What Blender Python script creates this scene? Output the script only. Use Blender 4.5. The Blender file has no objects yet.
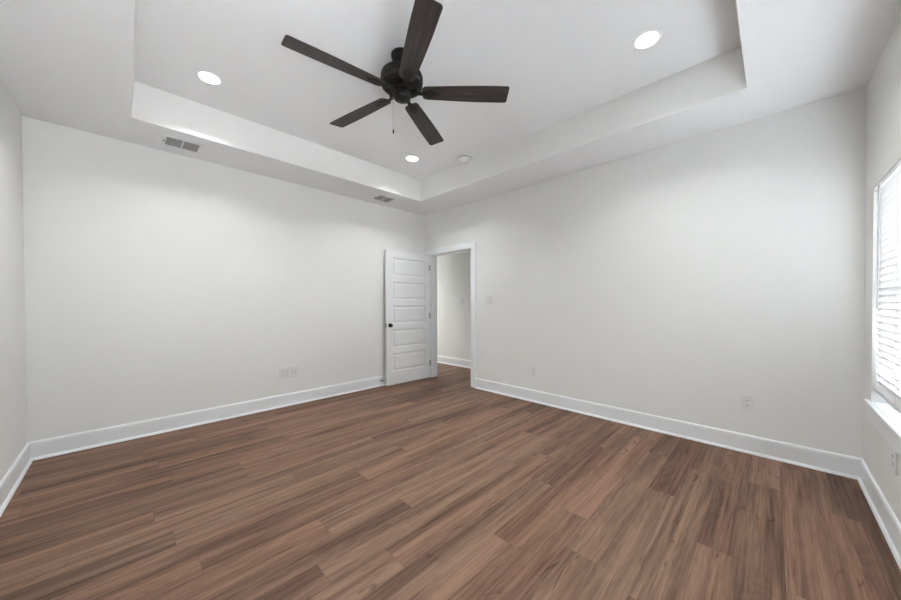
import bpy, bmesh, math, random
from mathutils import Vector, Matrix
random.seed(7)
PI = math.pi
S = bpy.context.scene
COL = S.collection

# ------------------------------------------------------------------ camera
CAM = (-3.6481, -4.2865, 1.2598)
cd = bpy.data.cameras.new('camera'); cam = bpy.data.objects.new('camera', cd); COL.objects.link(cam)
yaw, pitch, roll = 0.7736, -0.0121, -0.0030
fwd = Vector((math.cos(yaw)*math.cos(pitch), math.sin(yaw)*math.cos(pitch), math.sin(pitch)))
rgt = Vector((math.sin(yaw), -math.cos(yaw), 0)); up = rgt.cross(fwd)
r2 = rgt*math.cos(roll) + up*math.sin(roll); u2 = -rgt*math.sin(roll) + up*math.cos(roll)
M = Matrix((r2, u2, -fwd)).transposed().to_4x4(); M.translation = CAM
cam.matrix_world = M
cd.sensor_fit = 'HORIZONTAL'; cd.sensor_width = 36; cd.lens = 324.07*36/901
cd.shift_x = -5.23/901; cd.shift_y = 7.235/901; cd.clip_start = .02
S.camera = cam

# ------------------------------------------------------------------ light and exposure
SKY_HIGH = 19.0      # overcast sky
SKY_LOW = 19.0       # sky near the horizon
GROUND_GLOW_FAR = 12.0    # glow from below the horizon, added for light through the blinds
GROUND_GLOW_NEAR = 12.0   # steeper upward glow, added to brighten the ceiling
TILT = 72
TILT_SIDE = 41  # slat tilt at the added window, set for its fill light
LAMP = 4.6           # watts of each recessed lamp
SPREAD = 126
HALL_FILL = 13.0  # watts of the unseen lamp added to light the hall
EXPOSURE = 1.41
w = bpy.data.worlds.new('sky'); S.world = w; w.use_nodes = True
nt = w.node_tree; bg = nt.nodes['Background']
tc = nt.nodes.new('ShaderNodeTexCoord'); sp = nt.nodes.new('ShaderNodeSeparateXYZ'); nt.links.new(tc.outputs['Generated'], sp.inputs[0])
ma = nt.nodes.new('ShaderNodeMath'); ma.operation = 'MULTIPLY_ADD'; ma.inputs[1].default_value = .5; ma.inputs[2].default_value = .5
nt.links.new(sp.outputs['Z'], ma.inputs[0])
wr = nt.nodes.new('ShaderNodeValToRGB'); nt.links.new(ma.outputs[0], wr.inputs[0])
TOP = max(SKY_HIGH, SKY_LOW, GROUND_GLOW_FAR, GROUND_GLOW_NEAR, .001)
_st = [(-.50, GROUND_GLOW_NEAR, (.945, .975, 1)), (-.30, GROUND_GLOW_FAR, (.945, .975, 1)), (-.04, GROUND_GLOW_FAR, (.945, .975, 1)),
       (.04, SKY_LOW, (.89, .96, 1.01)), (.30, SKY_LOW, (.89, .96, 1.01)), (.50, SKY_HIGH, (.87, .95, 1.01))]
_e = wr.color_ramp.elements
while len(_e) < len(_st): _e.new(.5)
for _k, (_z, _v, _c) in enumerate(_st):
    _e[_k].position = _z*.5+.5; _e[_k].color = (*[c*_v/TOP for c in _c], 1)
nt.links.new(wr.outputs[0], bg.inputs[0]); bg.inputs[1].default_value = TOP
S.view_settings.view_transform = 'Standard'; S.view_settings.look = 'None'
S.view_settings.gamma = 1; S.view_settings.use_curve_mapping = False
S.view_settings.exposure = EXPOSURE

# ------------------------------------------------------------------ room dimensions
W, D, H, H2 = 4.2013, 4.7525, 2.7654, 3.0708      # room x, room y, soffit, tray ceiling
TX0, TX1, TY0, TY1 = -3.5936, -.5832, -4.1492, -.5793   # tray opening at the soffit
UX0, UY0 = -3.5689, -4.1172                              # its upper edge leans in slightly
TH = .115
HX = 1.04                                                # hall wall
DL, DR, DH = -.148, -1.0434, 2.073                       # door opening (y, y, height)
WX0, WX1, WZ0, WZ1 = -2.05, -.245, .585, 2.0             # window opening
VX0, VX1 = -3.98, -2.45                                  # second window, unseen, added to fill the room with daylight

# ------------------------------------------------------------------ materials
def mat(name, col, rough=.5, metal=0, spec=.5, noise=0, nscale=30, bump=0, bscale=200):
    m = bpy.data.materials.new(name); m.use_nodes = True
    nt = m.node_tree; b = nt.nodes['Principled BSDF']
    b.inputs['Base Color'].default_value = (*col, 1); b.inputs['Roughness'].default_value = rough
    b.inputs['Metallic'].default_value = metal; b.inputs['Specular IOR Level'].default_value = spec
    tc = nt.nodes.new('ShaderNodeTexCoord')
    if noise:
        n = nt.nodes.new('ShaderNodeTexNoise'); n.inputs['Scale'].default_value = nscale; n.inputs['Detail'].default_value = 4
        nt.links.new(tc.outputs['Object'], n.inputs['Vector'])
        r = nt.nodes.new('ShaderNodeMixRGB'); r.inputs[1].default_value = (*[c*(1-noise) for c in col], 1)
        r.inputs[2].default_value = (*[min(1, c*(1+noise)) for c in col], 1)
        nt.links.new(n.outputs[0], r.inputs[0]); nt.links.new(r.outputs[0], b.inputs['Base Color'])
    if bump:
        n = nt.nodes.new('ShaderNodeTexNoise'); n.inputs['Scale'].default_value = bscale; n.inputs['Detail'].default_value = 3
        nt.links.new(tc.outputs['Object'], n.inputs['Vector'])
        bp = nt.nodes.new('ShaderNodeBump'); bp.inputs['Strength'].default_value = bump; bp.inputs['Distance'].default_value = .002
        nt.links.new(n.outputs[0], bp.inputs['Height']); nt.links.new(bp.outputs[0], b.inputs['Normal'])
    return m
def emit(name, col, strength):
    m = bpy.data.materials.new(name); m.use_nodes = True
    b = m.node_tree.nodes['Principled BSDF']
    b.inputs['Base Color'].default_value = (.8, .8, .8, 1)
    b.inputs['Emission Color'].default_value = (*col, 1); b.inputs['Emission Strength'].default_value = strength
    return m
M_wall = mat('wall_paint', (.862, .862, .85), .7, spec=.25, noise=.006, nscale=3, bump=.05, bscale=300)
M_ceil = mat('ceiling_paint', (.905, .912, .925), .85, spec=.15, noise=.005, nscale=3)
M_trim = mat('trim_paint', (.875, .895, .915), .35, spec=.4, noise=.004, nscale=8)
M_door = mat('door_paint', (.88, .89, .905), .4, spec=.4, noise=.004, nscale=8)
M_black = mat('matte_black_metal', (.006, .0055, .005), .5, .2, noise=.2, nscale=60)
M_dark = mat('dark_grille', (.16, .16, .16), .8, noise=.1)
M_duct = mat('grey_duct', (.30, .30, .30), .8, noise=.05)
M_plate = mat('white_plastic', (.80, .80, .80), .3, spec=.5, noise=.004)
M_vent = mat('white_enamel', (.88, .885, .89), .45, noise=.004)
M_steel = mat('satin_nickel', (.55, .55, .54), .35, 1, noise=.03)
M_blind = mat('blind_vinyl', (.86, .87, .88), .45, spec=.3, noise=.004)
def _translucent(m, col, f):
    nt = m.node_tree; o = nt.nodes['Material Output']; b = nt.nodes['Principled BSDF']
    t = nt.nodes.new('ShaderNodeBsdfTranslucent'); t.inputs[0].default_value = (*col, 1)
    x = nt.nodes.new('ShaderNodeMixShader'); x.inputs[0].default_value = f
    nt.links.new(b.outputs[0], x.inputs[1]); nt.links.new(t.outputs[0], x.inputs[2]); nt.links.new(x.outputs[0], o.inputs[0])
M_slat = mat('translucent_slat', (.88, .89, .90), .45, spec=.3, noise=.004)
_translucent(M_slat, (.92, .93, .95), .009)
M_cord = mat('grey_cord', (.5, .5, .5), .6, noise=.05)
M_rubber = mat('black_rubber', (.015, .015, .015), .7, noise=.1)
M_slot = mat('slot_black', (.03, .03, .03), .6, noise=.1)
M_lens = emit('lamp_lens', (1, .99, .97), 4)

def glass():
    m = bpy.data.materials.new('window_glass'); m.use_nodes = True; nt = m.node_tree
    nt.nodes.clear(); o = nt.nodes.new('ShaderNodeOutputMaterial')
    t = nt.nodes.new('ShaderNodeBsdfTransparent'); g = nt.nodes.new('ShaderNodeBsdfGlossy'); g.inputs['Roughness'].default_value = .02
    x = nt.nodes.new('ShaderNodeMixShader'); f = nt.nodes.new('ShaderNodeFresnel'); f.inputs[0].default_value = 1.45
    nt.links.new(f.outputs[0], x.inputs[0]); nt.links.new(t.outputs[0], x.inputs[1]); nt.links.new(g.outputs[0], x.inputs[2])
    nt.links.new(x.outputs[0], o.inputs[0]); return m
M_glass = glass()

def ramp(nt, stops):
    r = nt.nodes.new('ShaderNodeValToRGB'); e = r.color_ramp.elements
    while len(e) < len(stops): e.new(.5)
    for k, (p, c) in enumerate(stops): e[k].position = p; e[k].color = (*c, 1)
    return r
def floor_material():
    m = bpy.data.materials.new('walnut_plank'); m.use_nodes = True; nt = m.node_tree; L = nt.links.new
    b = nt.nodes['Principled BSDF']; N = nt.nodes.new
    uv = N('ShaderNodeUVMap'); uv.uv_map = 'plank'
    at = N('ShaderNodeAttribute'); at.attribute_name = 'tone'; at.attribute_type = 'GEOMETRY'
    def mapped(sx, sy):
        mp = N('ShaderNodeMapping'); mp.inputs['Scale'].default_value = (sx, sy, 1); L(uv.outputs[0], mp.inputs[0]); return mp
    def noise(sx, sy, detail, dist=0, rough=.55):
        n = N('ShaderNodeTexNoise'); n.noise_dimensions = '2D'; n.inputs['Scale'].default_value = 1
        n.inputs['Detail'].default_value = detail; n.inputs['Distortion'].default_value = dist; n.inputs['Roughness'].default_value = rough
        L(mapped(sx, sy).outputs[0], n.inputs['Vector']); return n
    broad = noise(.6, 11, 3, .5)
    streak = noise(1.3, 62, 6, .15, .65)
    fine = noise(4, 190, 5, .1, .7)
    dash = noise(2.8, 75, 3, .5)
    # cathedral rings: a low noise field, banded
    fld = noise(.8, 4.5, 1.5, .2)
    mul = N('ShaderNodeMath'); mul.operation = 'MULTIPLY'; mul.inputs[1].default_value = 95; L(fld.outputs[0], mul.inputs[0])
    sn = N('ShaderNodeMath'); sn.operation = 'SINE'; L(mul.outputs[0], sn.inputs[0])
    def madd(a, k, c):
        q = N('ShaderNodeMath'); q.operation = 'MULTIPLY_ADD'; L(a, q.inputs[0]); q.inputs[1].default_value = k
        if isinstance(c, (int, float)): q.inputs[2].default_value = c
        else: L(c, q.inputs[2])
        return q.outputs[0]
    sep = N('ShaderNodeSeparateColor'); L(at.outputs['Color'], sep.inputs[0])
    v = madd(broad.outputs[0], 1.0, -.575)
    v = madd(streak.outputs[0], .72, v)
    v = madd(fine.outputs[0], .40, v)
    v = madd(sn.outputs[0], .025, v)
    v = madd(sep.outputs[0], .20, v)
    r = ramp(nt, [(.18, (.066, .036, .024)), (.42, (.138, .079, .053)), (.62, (.212, .125, .086)), (.86, (.300, .189, .134))])
    L(v, r.inputs[0])
    # planks drift between red-brown and taupe
    tint = N('ShaderNodeMixRGB'); tint.blend_type = 'MULTIPLY'; tint.inputs[0].default_value = 1
    tr = ramp(nt, [(0, (1.03, .97, .94)), (1, (.97, 1.0, .99))]); L(sep.outputs[1], tr.inputs[0])
    L(r.outputs[0], tint.inputs[1]); L(tr.outputs[0], tint.inputs[2])
    # occasional dark knots and cracks
    vo = noise(3.2, 13, 2, 1.2)
    kr = ramp(nt, [(.70, (1, 1, 1)), (.78, (.55, .50, .48))]); L(vo.outputs[0], kr.inputs[0])
    kn = N('ShaderNodeMixRGB'); kn.blend_type = 'MULTIPLY'; kn.inputs[0].default_value = 1
    L(tint.outputs[0], kn.inputs[1]); L(kr.outputs[0], kn.inputs[2])
    dr_ = ramp(nt, [(.60, (1, 1, 1)), (.72, (.66, .62, .60))]); L(dash.outputs[0], dr_.inputs[0])
    dk = N('ShaderNodeMixRGB'); dk.blend_type = 'MULTIPLY'; dk.inputs[0].default_value = 1
    L(kn.outputs[0], dk.inputs[1]); L(dr_.outputs[0], dk.inputs[2])
    L(dk.outputs[0], b.inputs['Base Color'])
    b.inputs['Roughness'].default_value = .52; b.inputs['Specular IOR Level'].default_value = .2
    bp = N('ShaderNodeBump'); bp.inputs['Strength'].default_value = .12; bp.inputs['Distance'].default_value = .001
    L(streak.outputs[0], bp.inputs['Height']); L(bp.outputs[0], b.inputs['Normal'])
    return m
M_floor = floor_material()
M_seam = mat('plank_seam', (.06, .04, .032), .8, noise=.1)

def blade_material():
    m = bpy.data.materials.new('dark_walnut_blade'); m.use_nodes = True; nt = m.node_tree; L = nt.links.new
    b = nt.nodes['Principled BSDF']; tc = nt.nodes.new('ShaderNodeTexCoord')
    mp = nt.nodes.new('ShaderNodeMapping'); mp.inputs['Scale'].default_value = (3, 70, 3); L(tc.outputs['Object'], mp.inputs[0])
    n = nt.nodes.new('ShaderNodeTexNoise'); n.inputs['Scale'].default_value = 1; n.inputs['Detail'].default_value = 5; n.inputs['Distortion'].default_value = .5
    L(mp.outputs[0], n.inputs['Vector'])
    r = ramp(nt, [(.3, (.014, .011, .010)), (.52, (.034, .026, .024)), (.72, (.070, .053, .048))]); L(n.outputs[0], r.inputs[0])
    L(r.outputs[0], b.inputs['Base Color']); b.inputs['Roughness'].default_value = .5; return m
M_blade = blade_material()

# ------------------------------------------------------------------ mesh helpers
def obj(name, bm, m, parent=None, smooth=False, bevel=0, seg=2):
    me = bpy.data.meshes.new(name); bmesh.ops.recalc_face_normals(bm, faces=bm.faces)
    bm.to_mesh(me); bm.free()
    for mm in (m if isinstance(m, (list, tuple)) else [m]): me.materials.append(mm)
    o = bpy.data.objects.new(name, me); COL.objects.link(o)
    if parent: o.parent = parent
    if smooth:
        for p in me.polygons: p.use_smooth = True
    if bevel:
        md = o.modifiers.new('bevel', 'BEVEL'); md.width = bevel; md.segments = seg; md.limit_method = 'ANGLE'; md.angle_limit = .6
    return o
def box(bm, x0, x1, y0, y1, z0, z1, mi=0):
    x0, x1 = min(x0, x1), max(x0, x1); y0, y1 = min(y0, y1), max(y0, y1)
    v = [bm.verts.new(c) for c in ((x0,y0,z0),(x1,y0,z0),(x1,y1,z0),(x0,y1,z0),(x0,y0,z1),(x1,y0,z1),(x1,y1,z1),(x0,y1,z1))]
    for f in ((3,2,1,0),(4,5,6,7),(0,1,5,4),(1,2,6,5),(2,3,7,6),(3,0,4,7)):
        bm.faces.new([v[k] for k in f]).material_index = mi
def nb(*boxes):
    bm = bmesh.new()
    for b in boxes: box(bm, *b)
    return bm
def lathe(bm, prof, seg=40, axis='Z', c=(0,0,0)):
    rings = []
    for r, h in prof:
        ring = []
        for k in range(seg):
            a = 2*PI*k/seg; p = (r*math.cos(a), r*math.sin(a), h)
            if axis == 'Y': p = (p[0], p[2], p[1])
            ring.append(bm.verts.new((p[0]+c[0], p[1]+c[1], p[2]+c[2])))
        rings.append(ring)
    for a, b in zip(rings, rings[1:]):
        for k in range(seg): bm.faces.new((a[k], a[(k+1)%seg], b[(k+1)%seg], b[k]))
    for ring in (rings[0], rings[-1]): bm.faces.new(ring)
    return bm
def tube(bm, p, q, r, seg=10):
    p, q = Vector(p), Vector(q); d = (q-p).normalized()
    a = d.orthogonal().normalized(); b = d.cross(a)
    R = [[bm.verts.new(o + r*(math.cos(2*PI*k/seg)*a + math.sin(2*PI*k/seg)*b)) for k in range(seg)] for o in (p, q)]
    for k in range(seg): bm.faces.new((R[0][k], R[0][(k+1)%seg], R[1][(k+1)%seg], R[1][k]))
    bm.faces.new(R[0]); bm.faces.new(R[1])
def extrude_profile(bm, prof, a, b, n):
    """prof: list of (out, z); run from point a to b along the floor; n: unit vector into the room."""
    rows = []
    for P in (a, b): rows.append([bm.verts.new((P[0]+n[0]*o, P[1]+n[1]*o, z)) for o, z in prof])
    m = len(prof)
    for k in range(m): bm.faces.new((rows[0][k], rows[0][(k+1)%m], rows[1][(k+1)%m], rows[1][k]))
    bm.faces.new(rows[0]); bm.faces.new(rows[1])
def thing(name, loc=(0,0,0), rz=0, label=None, cat=None, group=None):
    o = bpy.data.objects.new(name, None); COL.objects.link(o); o.location = loc; o.rotation_euler = (0,0,rz)
    o.empty_display_size = .05
    return tag(o, label, cat, group)
def tag(o, label=None, cat=None, group=None):
    if label: o['label'] = label
    if cat: o['category'] = cat
    if group: o['group'] = group
    return o
def struct(o, label=None, cat=None):
    o['kind'] = 'structure'
    return tag(o, label, cat)
def dup(root, loc, rz=None, label=None):
    r = root.copy(); COL.objects.link(r); r.location = loc
    if rz is not None: r.rotation_euler = (0, 0, rz)
    if label: r['label'] = label
    for ch in list(root.children):
        c = ch.copy(); COL.objects.link(c); c.parent = r
        for g in list(ch.children):
            d = g.copy(); COL.objects.link(d); d.parent = c
    return r

# ================================================================== STRUCTURE
# ---- floor: one plank mesh, room and hall
PW, PL, PY = .162, 1.5, -3.365
JOINT = {-1:-1.78, 0:-2.25, 2:-2.725, 3:-1.51, -3:-1.16, -6:-.59, -7:-.14, 7:-2.44, 9:-1.29, 12:-3.02, 14:-2.6, 17:-3.55}
def build_floor():   # flat plank faces all look up
    bm = bmesh.new(); uvl = bm.loops.layers.uv.new('plank'); cl = bm.loops.layers.float_color.new('tone')
    rnd = random.Random(21); X0, X1, Y0, Y1 = -W-TH, HX+TH, -D-TH, 2.9
    k0 = math.floor((Y0-PY)/PW); k1 = math.ceil((Y1-PY)/PW); g = .0006
    prev = 0
    for k in range(k0, k1):
        ya, yb = max(Y0, PY+k*PW), min(Y1, PY+(k+1)*PW)
        if k in JOINT: j = JOINT[k]
        else:
            j = prev + rnd.uniform(.35, 1.1)
        prev = j
        s = X0 - ((X0 - j) % PL)
        while s < X1:
            xa, xb = max(X0, s), min(X1, s+PL)
            t, u = rnd.random(), rnd.random(); ox, oy = rnd.uniform(0, 90), rnd.uniform(0, 90)
            if xb - xa > .01:
                vs = [bm.verts.new(p) for p in ((xa+g, ya+g, 0), (xb-g, ya+g, 0), (xb-g, yb-g, 0), (xa+g, yb-g, 0))]
                f = bm.faces.new(vs)
                for l in f.loops:
                    l[uvl].uv = (l.vert.co.x+ox, l.vert.co.y+oy); l[cl] = (t, u, 0, 1)
            s += PL
    vs = [bm.verts.new(p) for p in ((X0, Y0, -.0015), (X1, Y0, -.0015), (X1, Y1, -.0015), (X0, Y1, -.0015))]
    bm.faces.new(vs).material_index = 1
    box(bm, X0, X1, Y0, Y1, -.05, -.0016, 1)
    return obj('floor', bm, [M_floor, M_seam])
struct(build_floor())
# ---- ceilings
def build_ceiling():
    bm = bmesh.new()
    O = [(-W-TH,-D-TH),(TH,-D-TH),(TH,TH),(-W-TH,TH)]
    I = [(TX0,TY0),(TX1,TY0),(TX1,TY1),(TX0,TY1)]
    U = [(UX0,UY0),(TX1,UY0),(TX1,TY1),(UX0,TY1)]
    o = [bm.verts.new((*p, H)) for p in O]; i = [bm.verts.new((*p, H)) for p in I]; u = [bm.verts.new((*p, H2)) for p in U]
    t = [bm.verts.new((*p, H2+.1)) for p in O]
    for k in range(4):
        n = (k+1) % 4
        bm.faces.new((o[k], o[n], i[n], i[k])); bm.faces.new((i[k], i[n], u[n], u[k])).material_index = 1; bm.faces.new((o[k], o[n], t[n], t[k]))
    bm.faces.new(u); bm.faces.new(t)
    return obj('ceiling', bm, [M_ceil, M_wall])
struct(build_ceiling())
struct(obj('ceiling_hall', nb((TH, HX+TH, -2.2, 2.9, 2.45, 2.55)), M_ceil))
# ---- walls
struct(obj('wall_back', nb((-W-TH, TH, 0, TH, 0, H)), M_wall))
struct(obj('wall_left', nb((-W-TH, -W, -D-TH, 0, 0, H)), M_wall))
struct(obj('wall_right', nb((0, TH, DL+.02, 0, 0, H), (0, TH, -D-TH, DR-.02, 0, H), (0, TH, DR-.02, DL+.02, DH+.02, H)), M_wall))
struct(obj('wall_front', nb((-W, VX0, -D-TH, -D, 0, H), (WX1, 0, -D-TH, -D, 0, H), (VX1, WX0, -D-TH, -D, 0, H), (VX0, VX1, -D-TH, -D, 0, WZ0), (VX0, VX1, -D-TH, -D, WZ1, H), (WX0, WX1, -D-TH, -D, 0, WZ0), (WX0, WX1, -D-TH, -D, WZ1, H)), M_wall))
struct(obj('wall_hall', nb((HX, HX+TH, -2.2, 2.9, 0, 2.45)), M_wall))
struct(obj('wall_hall_near', nb((TH, HX, -2.2, -2.1, 0, 2.45)), M_wall))
struct(obj('wall_hall_far', nb((TH, HX, 2.8, 2.9, 0, 2.45)), M_wall))
struct(obj('wall_hall_side', nb((TH-.1, TH, TH, 2.9, 0, 2.45)), M_wall))
# ---- baseboards with shoe moulding
BP = [(0,0), (.028,0), (.027,.006), (.0225,.014), (.0135,.020), (.0135,.128), (.0125,.132), (.0125,.138), (.009,.146), (.004,.150), (0,.150)]
def base(name, *runs):
    bm = bmesh.new()
    for a, b, n in runs: extrude_profile(bm, BP, a, b, n)
    return struct(obj(name, bm, M_trim))
base('baseboard_back', ((-W,0), (0,0), (0,-1)))
base('baseboard_left', ((-W,-D), (-W,-.0285), (1,0)))
base('baseboard_right', ((0,DR-.1), (0,-D), (-1,0)))
base('baseboard_front', ((-W+.0285,-D), (-.0285,-D), (0,1)))
base('baseboard_hall', ((HX,-2.1), (HX,2.8), (-1,0)))
# ---- door frame: jambs, stops and casing
CW = .092
bm = nb((-.001, TH+.001, DL, DL+.02, 0, DH), (-.001, TH+.001, DR-.02, DR, 0, DH), (-.001, TH+.001, DR-.02, DL+.02, DH, DH+.02),
        (.045, .078, DL-.011, DL, 0, DH), (.045, .078, DR, DR+.011, 0, DH), (.045, .078, DR, DL, DH-.011, DH))
struct(obj('trim_1', bm, M_trim, bevel=.002))
def casing(x0, x1):
    return nb((x0, x1, DL+.006, DL+.006+CW, 0, DH+.006), (x0, x1, DR-.006-CW, DR-.006, 0, DH+.006),
              (x0-(.004 if x0 < 0 else 0), x1, DR-.010-CW, -.001, DH+.006, DH+.006+CW))
struct(obj('trim_2', casing(-.018, 0), M_trim, bevel=.003))
bm = nb((TH, TH+.018, DL+.006, DL+.006+CW, 0, DH+.006), (TH, TH+.018, DR-.006-CW, DR-.006, 0, DH+.006), (TH, TH+.018, DR-.010-CW, DL+.010+CW, DH+.006, DH+.006+CW))
struct(obj('trim_3', bm, M_trim, bevel=.003))

# ---- door leaf, swung open until it almost lies along the back wall
DWID, DHT, DT = .850, 2.058, .035
def door_slab():
    bm = bmesh.new(); st, top, bot, mid = .105, .11, .20, .09
    ph = (DHT-top-bot-4*mid)/5
    zs = [0, bot]
    for k in range(5):
        zs.append(zs[-1]+ph)
        if k < 4: zs.append(zs[-1]+mid)
    zs.append(DHT); xs = [0, st, DWID-st, DWID]
    for yf, s in ((0, 1), (-DT, -1)):
        def q(x0, x1, z0, z1): bm.faces.new([bm.verts.new(p) for p in ((x0,yf,z0),(x1,yf,z0),(x1,yf,z1),(x0,yf,z1))])
        for i in range(3):
            for j in range(len(zs)-1):
                x0, x1, z0, z1 = xs[i], xs[i+1], zs[j], zs[j+1]
                if i == 1 and j % 2 == 1:
                    R = []
                    for ins, dep in ((0,0), (.004,.006), (.014,.010), (.024,.010), (.048,.003)):
                        y = yf - s*dep
                        R.append([bm.verts.new(p) for p in ((x0+ins,y,z0+ins),(x1-ins,y,z0+ins),(x1-ins,y,z1-ins),(x0+ins,y,z1-ins))])
                    for a, b in zip(R, R[1:]):
                        for k in range(4): bm.faces.new((a[k], a[(k+1)%4], b[(k+1)%4], b[k]))
                    bm.faces.new(R[-1])
                else: q(x0, x1, z0, z1)
    for z in (0, DHT): bm.faces.new([bm.verts.new(p) for p in ((0,0,z),(DWID,0,z),(DWID,-DT,z),(0,-DT,z))])
    for x in (0, DWID): bm.faces.new([bm.verts.new(p) for p in ((x,0,0),(x,-DT,0),(x,-DT,DHT),(x,0,DHT))])
    bmesh.ops.remove_doubles(bm, verts=bm.verts, dist=1e-5)
    return bm
HP = Vector((-.034, -.154)); FP = Vector((-.884, -.126))
ang = math.atan2(FP.y-HP.y, FP.x-HP.x)
dr = struct(thing('door_1', (HP.x, HP.y, .012), ang), 'white five-panel door swung open into the room beside the doorway', 'door')
obj('door_slab', door_slab(), M_door, dr)
for s in (1, -1):
    bm = bmesh.new(); KX, KZ = DWID-.062, .915; y0 = 0 if s > 0 else -DT
    lathe(bm, [(.032, 0), (.032, .006), (.026, .010)], 28, 'Y', (0,0,0))
    lathe(bm, [(.011, .010), (.011, .022), (.020, .026), (.0265, .034), (.0265, .040), (.021, .047), (.010, .050)], 28, 'Y')
    for v in bm.verts: v.co = Vector((v.co.x+KX, y0+s*v.co.y, v.co.z+KZ))
    tag(obj('door_knob', bm, M_black, dr, smooth=False, bevel=.001), 'round black door knob')
for z in (.20, 1.0, 1.80):
    bm = bmesh.new(); tube(bm, (-.004, .004, z), (-.004, .004, z+.09), .0065); box(bm, 0, .03, .0, .0012, z, z+.09)
    tag(obj('hinge', bm, M_steel, dr), 'satin nickel hinge')
obj('latch_plate', nb((DWID, DWID+.0012, -DT/2-.0125, -DT/2+.0125, KZ-.028, KZ+.028)), M_black, dr)

# ---- windows: frame, glass, sill and apron
def build_window(num, x0, x1, label):
    wn = struct(thing('window_%d' % num, ((x0+x1)/2, -D, WZ0)), label, 'window')
    cx = (x0+x1)/2; hw = (x1-x0)/2; hh = WZ1-WZ0
    fy0, fy1 = -TH, -.072
    bm = nb((-hw, hw, fy0, fy1, 0, .05), (-hw, hw, fy0, fy1, hh-.05, hh), (-hw, -hw+.05, fy0, fy1, .05, hh-.05), (hw-.05, hw, fy0, fy1, .05, hh-.05), (-.035, .035, fy0, fy1, .05, hh-.05))
    obj('window_frame', bm, M_trim, wn, bevel=.002)
    for a, b in ((-hw+.05, -.035), (.035, hw-.05)):
        mid = hh*.5
        bm = nb((a, b, -.100, -.080, .05, .160), (a, b, -.100, -.080, hh-.085, hh-.05), (a, a+.03, -.100, -.080, .160, hh-.085), (b-.03, b, -.100, -.080, .160, hh-.085), (a+.03, b-.03, -.105, -.078, mid-.02, mid+.02))
        sa = obj('sash', bm, M_trim, wn, bevel=.002)
        obj('pane', nb((a+.03, b-.03, -.092, -.088, .160, hh-.085)), M_glass, sa)
    SZ = .612 - WZ0
    obj('window_sill', nb((-hw-.065, hw+.065, 0, .024, SZ-.030, SZ), (-hw+.001, hw-.001, fy1, .0, SZ-.027, SZ)), M_trim, wn, bevel=.004)
    obj('apron', nb((-hw-.045, hw+.045, 0, .013, SZ-.118, SZ-.030)), M_trim, wn, bevel=.003)
build_window(1, WX0, WX1, 'white framed window with sill and apron at the right edge of the view')
build_window(2, VX0, VX1, 'white framed window added to light the room, out of view beside the camera')  # unseen window, added as a daylight source for the room

# ================================================================== THINGS
# ---- blind hanging inside the window opening
def build_blind(x0, x1, tilt_deg, label):
    cx, hw = (x0+x1)/2, (x1-x0)/2
    t = thing('window_blind', (cx, -D-.022, WZ1), 0, label, 'blind')
    bw = hw-.006; top, bot = 0, .702-WZ1
    obj('headrail', nb((-bw, bw, -.030, .018, -.030, -.001)), M_blind, t, bevel=.002)
    bm = bmesh.new(); n = 30; z0, z1 = -.052, bot+.038; tilt = math.radians(tilt_deg)
    for k in range(n):
        z = z0+(z1-z0)*k/(n-1); pts = []
        for j in range(7):
            u = -1+2*j/6; px = .025*u; pz = .0035*(1-u*u)
            pts.append((px*math.cos(tilt)-pz*math.sin(tilt), px*math.sin(tilt) + pz*math.cos(tilt), px))
        prof = []
        for th in (0, .0022):
            prof.append([(p[0], z+p[1]+th) for p in pts])
        lo, hi = prof
        ring = lo + hi[::-1]
        A = [bm.verts.new((-bw, y, zz)) for y, zz in ring]; B = [bm.verts.new((bw, y, zz)) for y, zz in ring]
        m = len(ring)
        for i in range(m): bm.faces.new((A[i], A[(i+1)%m], B[(i+1)%m], B[i]))
        bm.faces.new(A); bm.faces.new(B)
    obj('slats', bm, M_slat, t)
    obj('bottom_rail', nb((-bw, bw, -.025, .025, bot, bot+.018)), M_blind, t, bevel=.003)
    for x in (-bw+.15, -bw/3, bw/3, bw-.15):
        bm = bmesh.new()
        for y in (-.0275, .0275): tube(bm, (x, y, -.05), (x, y, bot+.01), .0012, 6)
        obj('ladder_cord', bm, M_blind, t)
    bm = bmesh.new(); tube(bm, (bw-.20, .031, -.03), (bw-.20, .031, 1.22-WZ1), .004, 8)
    tag(obj('tilt_wand', bm, M_cord, t), 'thin grey tilt wand')
build_blind(WX0, WX1, TILT, 'white horizontal slat blind with tilt wand in the window at the right edge')
build_blind(VX0, VX1, TILT_SIDE, 'white horizontal slat blind of the added window, out of view beside the camera')  # blind of the added window, steers its fill light

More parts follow.
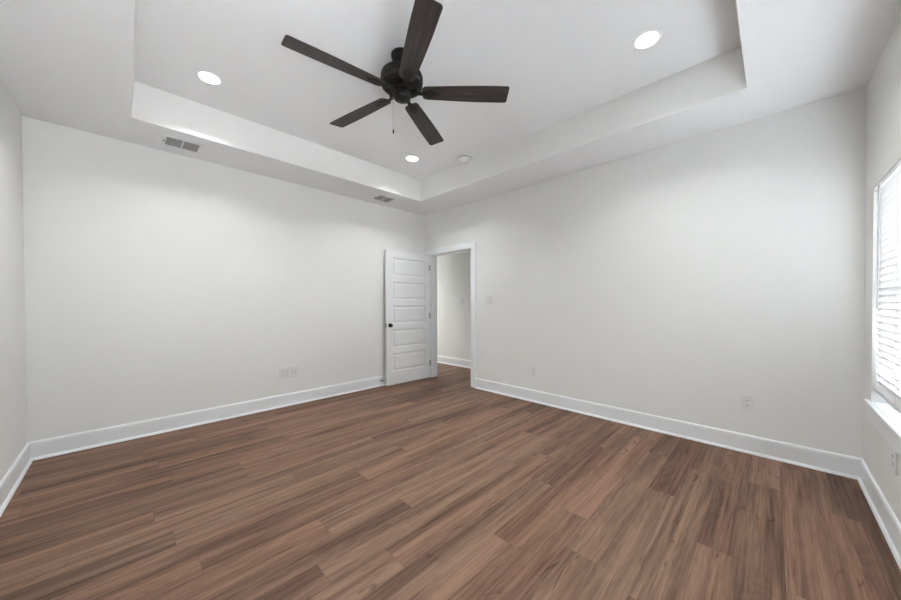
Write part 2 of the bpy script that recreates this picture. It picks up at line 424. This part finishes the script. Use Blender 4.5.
# ---- ceiling fan
FX, FY = -2.2105, -2.340
def build_fan():
    t = thing('ceiling_fan', (FX, FY, H2), 0, 'black five-blade ceiling fan with dark wood blades hanging from the tray ceiling', 'ceiling fan')
    obj('canopy', lathe(bmesh.new(), [(.077, 0), (.077, -.012), (.072, -.030), (.058, -.050), (.032, -.064), (.018, -.068)], 36), M_black, t, True)
    obj('downrod', lathe(bmesh.new(), [(.0125, -.06), (.0125, -.12)], 20), M_black, t, True)
    obj('motor_housing', lathe(bmesh.new(), [(.024, -.093), (.034, -.106), (.036, -.116), (.085, -.121), (.125, -.130), (.146, -.144), (.152, -.160),
        (.152, -.195), (.147, -.202), (.147, -.206), (.150, -.209), (.146, -.228), (.120, -.240), (.090, -.244)], 56), M_black, t, False, .0015)
    obj('hub_plate', lathe(bmesh.new(), [(.080, -.244), (.082, -.256), (.070, -.270), (.050, -.274)], 40), M_black, t)
    obj('switch_housing', lathe(bmesh.new(), [(.050, -.272), (.060, -.276), (.062, -.284), (.062, -.306), (.056, -.318), (.040, -.325), (.018, -.329), (.014, -.334), (.006, -.336)], 40), M_black, t, True)
    th0 = math.radians(172.33); pit = math.radians(-12)
    for k in range(5):
        a = th0 - 2*PI*k/5
        e = Matrix.Translation((0, 0, -.270)) @ Matrix.Rotation(a, 4, 'Z') @ Matrix.Rotation(pit, 4, 'X')
        bm = bmesh.new(); out = []
        X0, X1, h0, h1 = .145, .780, .056, .071
        # outline: narrow rounded root, widening to a squared tip with rounded corners
        for j in range(7):
            q = PI/2 + PI*j/6; out.append((X0+.035+.035*math.cos(q)*1.0, h0*math.sin(q) if abs(math.sin(q)) > .99 else h0*math.copysign(abs(math.sin(q))**.6, math.sin(q))))
        for x, f in ((.30, .35), (.45, .75), (.60, 1.0)): out.append((x, -(h0+(h1-h0)*f)))
        for j in range(5): q = -PI/2+PI/2*j/4; out.append((X1-.018+.018*math.cos(q), -h1+.018+.018*math.sin(q)))
        for j in range(5): q = PI/2*j/4; out.append((X1-.020+.018*math.cos(q), h1-.018+.018*math.sin(q)))
        for x, f in ((.60, 1.0), (.45, .75), (.30, .35)): out.append((x, h0+(h1-h0)*f))
        lo = [bm.verts.new((x, y, -.003)) for x, y in out]; hi = [bm.verts.new((x, y, .003)) for x, y in out]
        n = len(out); bm.faces.new(lo); bm.faces.new(hi)
        for i in range(n): bm.faces.new((lo[i], lo[(i+1)%n], hi[(i+1)%n], hi[i]))
        b = tag(obj('blade', bm, M_blade, t, bevel=.0012), 'dark wood grain fan blade'); b.matrix_local = e
        bm = bmesh.new()
        # bracket: flat arm from the hub, forking over the blade root to a point
        pl = [(.055,.016), (.120,.013), (.165,.018), (.200,.034), (.225,.032), (.232,.022), (.250,.010), (.275,.003)]
        pts = pl + [(x, -y) for x, y in pl[::-1]]
        lo = [bm.verts.new((x, y, -.0085)) for x, y in pts]; hi = [bm.verts.new((x, y, -.0032)) for x, y in pts]
        n = len(pts); bm.faces.new(lo); bm.faces.new(hi)
        for i in range(n): bm.faces.new((lo[i], lo[(i+1)%n], hi[(i+1)%n], hi[i]))
        for sx, sy in ((.205, .02), (.205, -.02), (.245, 0)): lathe(bm, [(.006, -.0085), (.005, -.011), (.002, -.012)], 12, 'Z', (sx, sy, 0))
        box(bm, .050, .110, -.016, .016, -.0032, .018)
        tag(obj('blade_iron', bm, M_black, b), 'black metal blade bracket')
    px, py = -.046, .046
    bm = bmesh.new(); tube(bm, (px, py, -.305), (px, py, -.540), .0013, 6)
    pc = tag(obj('pull_chain', bm, M_steel, t), 'thin pull chain')
    tag(obj('fob', lathe(bmesh.new(), [(.002, -.535), (.005, -.542), (.0055, -.560), (.004, -.566)], 14, 'Z', (px, py, 0)), M_black, pc, True), 'small black fob')
build_fan()

# ---- recessed lamps
def build_lamp(name, loc, watts):
    t = thing(name, loc, 0)
    bm = bmesh.new(); seg = 48
    prof = [(.090, 0), (.089, -.003), (.082, -.0055), (.072, -.005), (.067, -.002)]
    rings = [[bm.verts.new((r*math.cos(2*PI*k/seg), r*math.sin(2*PI*k/seg), h)) for k in range(seg)] for r, h in prof]
    for a, b in zip(rings, rings[1:]):
        for k in range(seg): bm.faces.new((a[k], a[(k+1)%seg], b[(k+1)%seg], b[k]))
    for k in range(seg): bm.faces.new((rings[-1][k], rings[-1][(k+1)%seg], rings[0][(k+1)%seg], rings[0][k]))
    obj('trim_ring', bm, M_vent, t, True)
    obj('lens', lathe(bmesh.new(), [(.0675, -.001), (.0675, -.003)], 48), M_lens, t)
    ld = bpy.data.lights.new('lamp_light', 'AREA'); ld.shape = 'DISK'; ld.size = .13; ld.energy = watts
    ld.spread = math.radians(SPREAD); ld.color = (.955, .985, .96)
    lo = bpy.data.objects.new('lamp_light', ld); COL.objects.link(lo); lo.parent = t; lo.location = (0, 0, -.006)
    return t
L1 = build_lamp('recessed_light', (-3.15, -1.05, H2), LAMP)
tag(L1, 'lit round recessed downlight left of the fan, nearest the vent with a lever', 'ceiling light', 'recessed downlights in the tray ceiling')
dup(L1, (-1.11, -3.657, H2), label='lit round recessed downlight right of the fan, largest in view')
dup(L1, (-1.11, -1.055, H2), label='lit round recessed downlight beside the smoke detector, beyond the fan')
dup(L1, (-3.15, -3.657, H2), label='unseen fourth recessed downlight added overhead to light the room, above the camera')  # unseen fourth lamp, added to complete the square and light the room
hl = build_lamp('recessed_light', (.50, 2.1, 2.45), HALL_FILL)  # unseen lamp, added so the hall is lit
tag(hl, 'unseen recessed downlight added to light the hall beyond the doorway', 'ceiling light')

# ---- smoke detector
M_bright = mat('bright_white_plastic', (.92, .92, .92), .35, noise=.004)
t = thing('smoke_detector', (-.684, -1.545, H2), 0, 'round white smoke detector at the edge of the tray ceiling', 'smoke detector')
obj('mounting_plate', lathe(bmesh.new(), [(.094, 0), (.094, -.010), (.088, -.014)], 40), M_plate, t)
obj('cover', lathe(bmesh.new(), [(.080, -.013), (.080, -.026), (.072, -.034), (.054, -.038), (.050, -.037), (.050, -.050), (.044, -.060), (.026, -.065), (.004, -.066)], 40), M_bright, t, False, .0015)
obj('grille_ring', lathe(bmesh.new(), [(.0825, -.016), (.0825, -.023)], 40), M_dark, t)

# ---- ceiling registers
def build_vent(loc, label):
    t = thing('ceiling_vent', loc, 0, label, 'air vent', 'air vents in the ceiling border')
    a, b = .145, .130
    bm = nb((-a, a, -b, -.100, -.006, 0), (-a, a, .100, b, -.006, 0), (-a, -.118, -.100, .100, -.006, 0), (.118, a, -.100, .100, -.006, 0), (-.006, .006, -.100, .100, -.006, 0))
    obj('vent_frame', bm, M_vent, t, bevel=.0025)
    obj('duct', nb((-.118, .118, -.100, .100, -.0012, -.0002)), M_duct, t)
    for x0, x1 in ((-.118, -.006), (.006, .118)):
        bm = bmesh.new()
        for k in range(11):
            y = -.092 + .0184*k
            vs = [bm.verts.new(p) for p in ((x0, y-.004, -.0055), (x1, y-.004, -.0055), (x1, y+.0035, -.0015), (x0, y+.0035, -.0015),
                                            (x0, y-.003, -.0062), (x1, y-.003, -.0062), (x1, y+.0045, -.0022), (x0, y+.0045, -.0022))]
            for f in ((0,1,2,3), (4,5,6,7), (0,1,5,4), (1,2,6,5), (2,3,7,6), (3,0,4,7)): bm.faces.new([vs[i] for i in f])
        obj('louvres', bm, M_grey, t)
    tag(obj('lever', nb((-.136, -.126, -.006, .010, -.014, -.005)), M_dark, t, bevel=.001), 'small dark damper lever')
    return t
M_grey = mat('grey_louvre', (.80, .80, .80), .5, noise=.02)
V = build_vent((-3.246, -.298, H), 'white two-panel ceiling vent above the left end of the wall, nearer of two')
dup(V, (-1.025, -.285, H), label='white two-panel ceiling vent above the door, smaller in view')

# ---- outlets and switches.  Built facing -Y with the wall at y = 0
def plate_bm(w_, h_, d=.0055):
    return nb((-w_/2, w_/2, -d, 0, -h_/2, h_/2))
def build_outlet(loc, rz, label, group, xs=(0,)):
    t = thing('wall_outlet', loc, rz, label, 'outlet', group)
    obj('cover_plate', plate_bm(.084+.046*(len(xs)-1), .126, .0075), M_plate, t, bevel=.002)
    for x in xs:
        for z in (.0195, -.0195):
            f = obj('receptacle', nb((x-.0165, x+.0165, -.0095, -.007, z-.0135, z+.0135)), M_plate, t, bevel=.003)
            bm = nb((x-.0085, x-.006, -.0101, -.0094, z-.002, z+.008), (x+.006, x+.0085, -.0101, -.0094, z-.002, z+.008), (x-.0022, x+.0022, -.0101, -.0094, z-.010, z-.005))
            tag(obj('slots', bm, M_slot, f), 'dark plug slots')
        bm = lathe(bmesh.new(), [(.003, .007), (.003, .0086)], 12, 'Y')
        for v in bm.verts: v.co.y *= -1; v.co.x += x
        obj('screw', bm, M_plate, t)
    return t
build_outlet((-2.268, 0, .410), 0, 'wide white double outlet on the long left wall, beside the cable plate', None, (-.023, .023))
RZ = -PI/2
O1 = build_outlet((0, -2.115, .405), RZ, 'small white duplex outlet on the right wall, nearer the doorway', 'single outlets near the baseboards')
dup(O1, (0, -4.142, .418), RZ, 'white duplex outlet on the right wall, nearer the window corner')
dup(O1, (-.842, -D, .432), PI, 'white duplex outlet on the window wall below the sill')
t = thing('cable_plate', (-2.152, 0, .412), 0, 'white cable jack plate beside the duplex outlet on the left wall', 'wall plate')
obj('cover_plate', plate_bm(.084, .126, .0075), M_plate, t, bevel=.002)
bm = lathe(bmesh.new(), [(.0075, .007), (.0075, .011), (.005, .011), (.005, .016)], 16, 'Y')
for v in bm.verts: v.co.y *= -1
tag(obj('jack', bm, M_steel, t), 'metal cable jack')
def build_switch(loc, rz, gangs, label):
    t = thing('light_switch', loc, rz, label, 'light switch')
    obj('cover_plate', plate_bm(.046*gangs+.036, .126, .0075), M_plate, t, bevel=.002)
    for g in range(gangs):
        x = (g-(gangs-1)/2)*.046
        obj('rocker', nb((x-.0165, x+.0165, -.0105, -.007, -.033, .033)), M_plate, t, bevel=.0015)
    return t
build_switch((0, -1.39, 1.305), RZ, 2, 'white double light switch on the right wall beside the doorway')
build_switch((HX, .118, 1.305), RZ, 1, 'white single light switch on the hall wall seen through the doorway')

# ---- door stop on the baseboard behind the door
t = thing('door_stop', (-.925, -.0145, .093), 0, 'small black tipped door stop on the baseboard behind the open door', 'door stop')
def ylathe(prof):
    bm = lathe(bmesh.new(), prof, 18, 'Y')
    for v in bm.verts: v.co.y *= -1
    return bm
obj('stem', ylathe([(.014, 0), (.012, .004), (.005, .008), (.005, .045)]), M_steel, t, True)
tag(obj('rubber_tip', ylathe([(.009, .044), (.010, .048), (.010, .060), (.007, .064)]), M_rubber, t, True), 'black rubber tip')
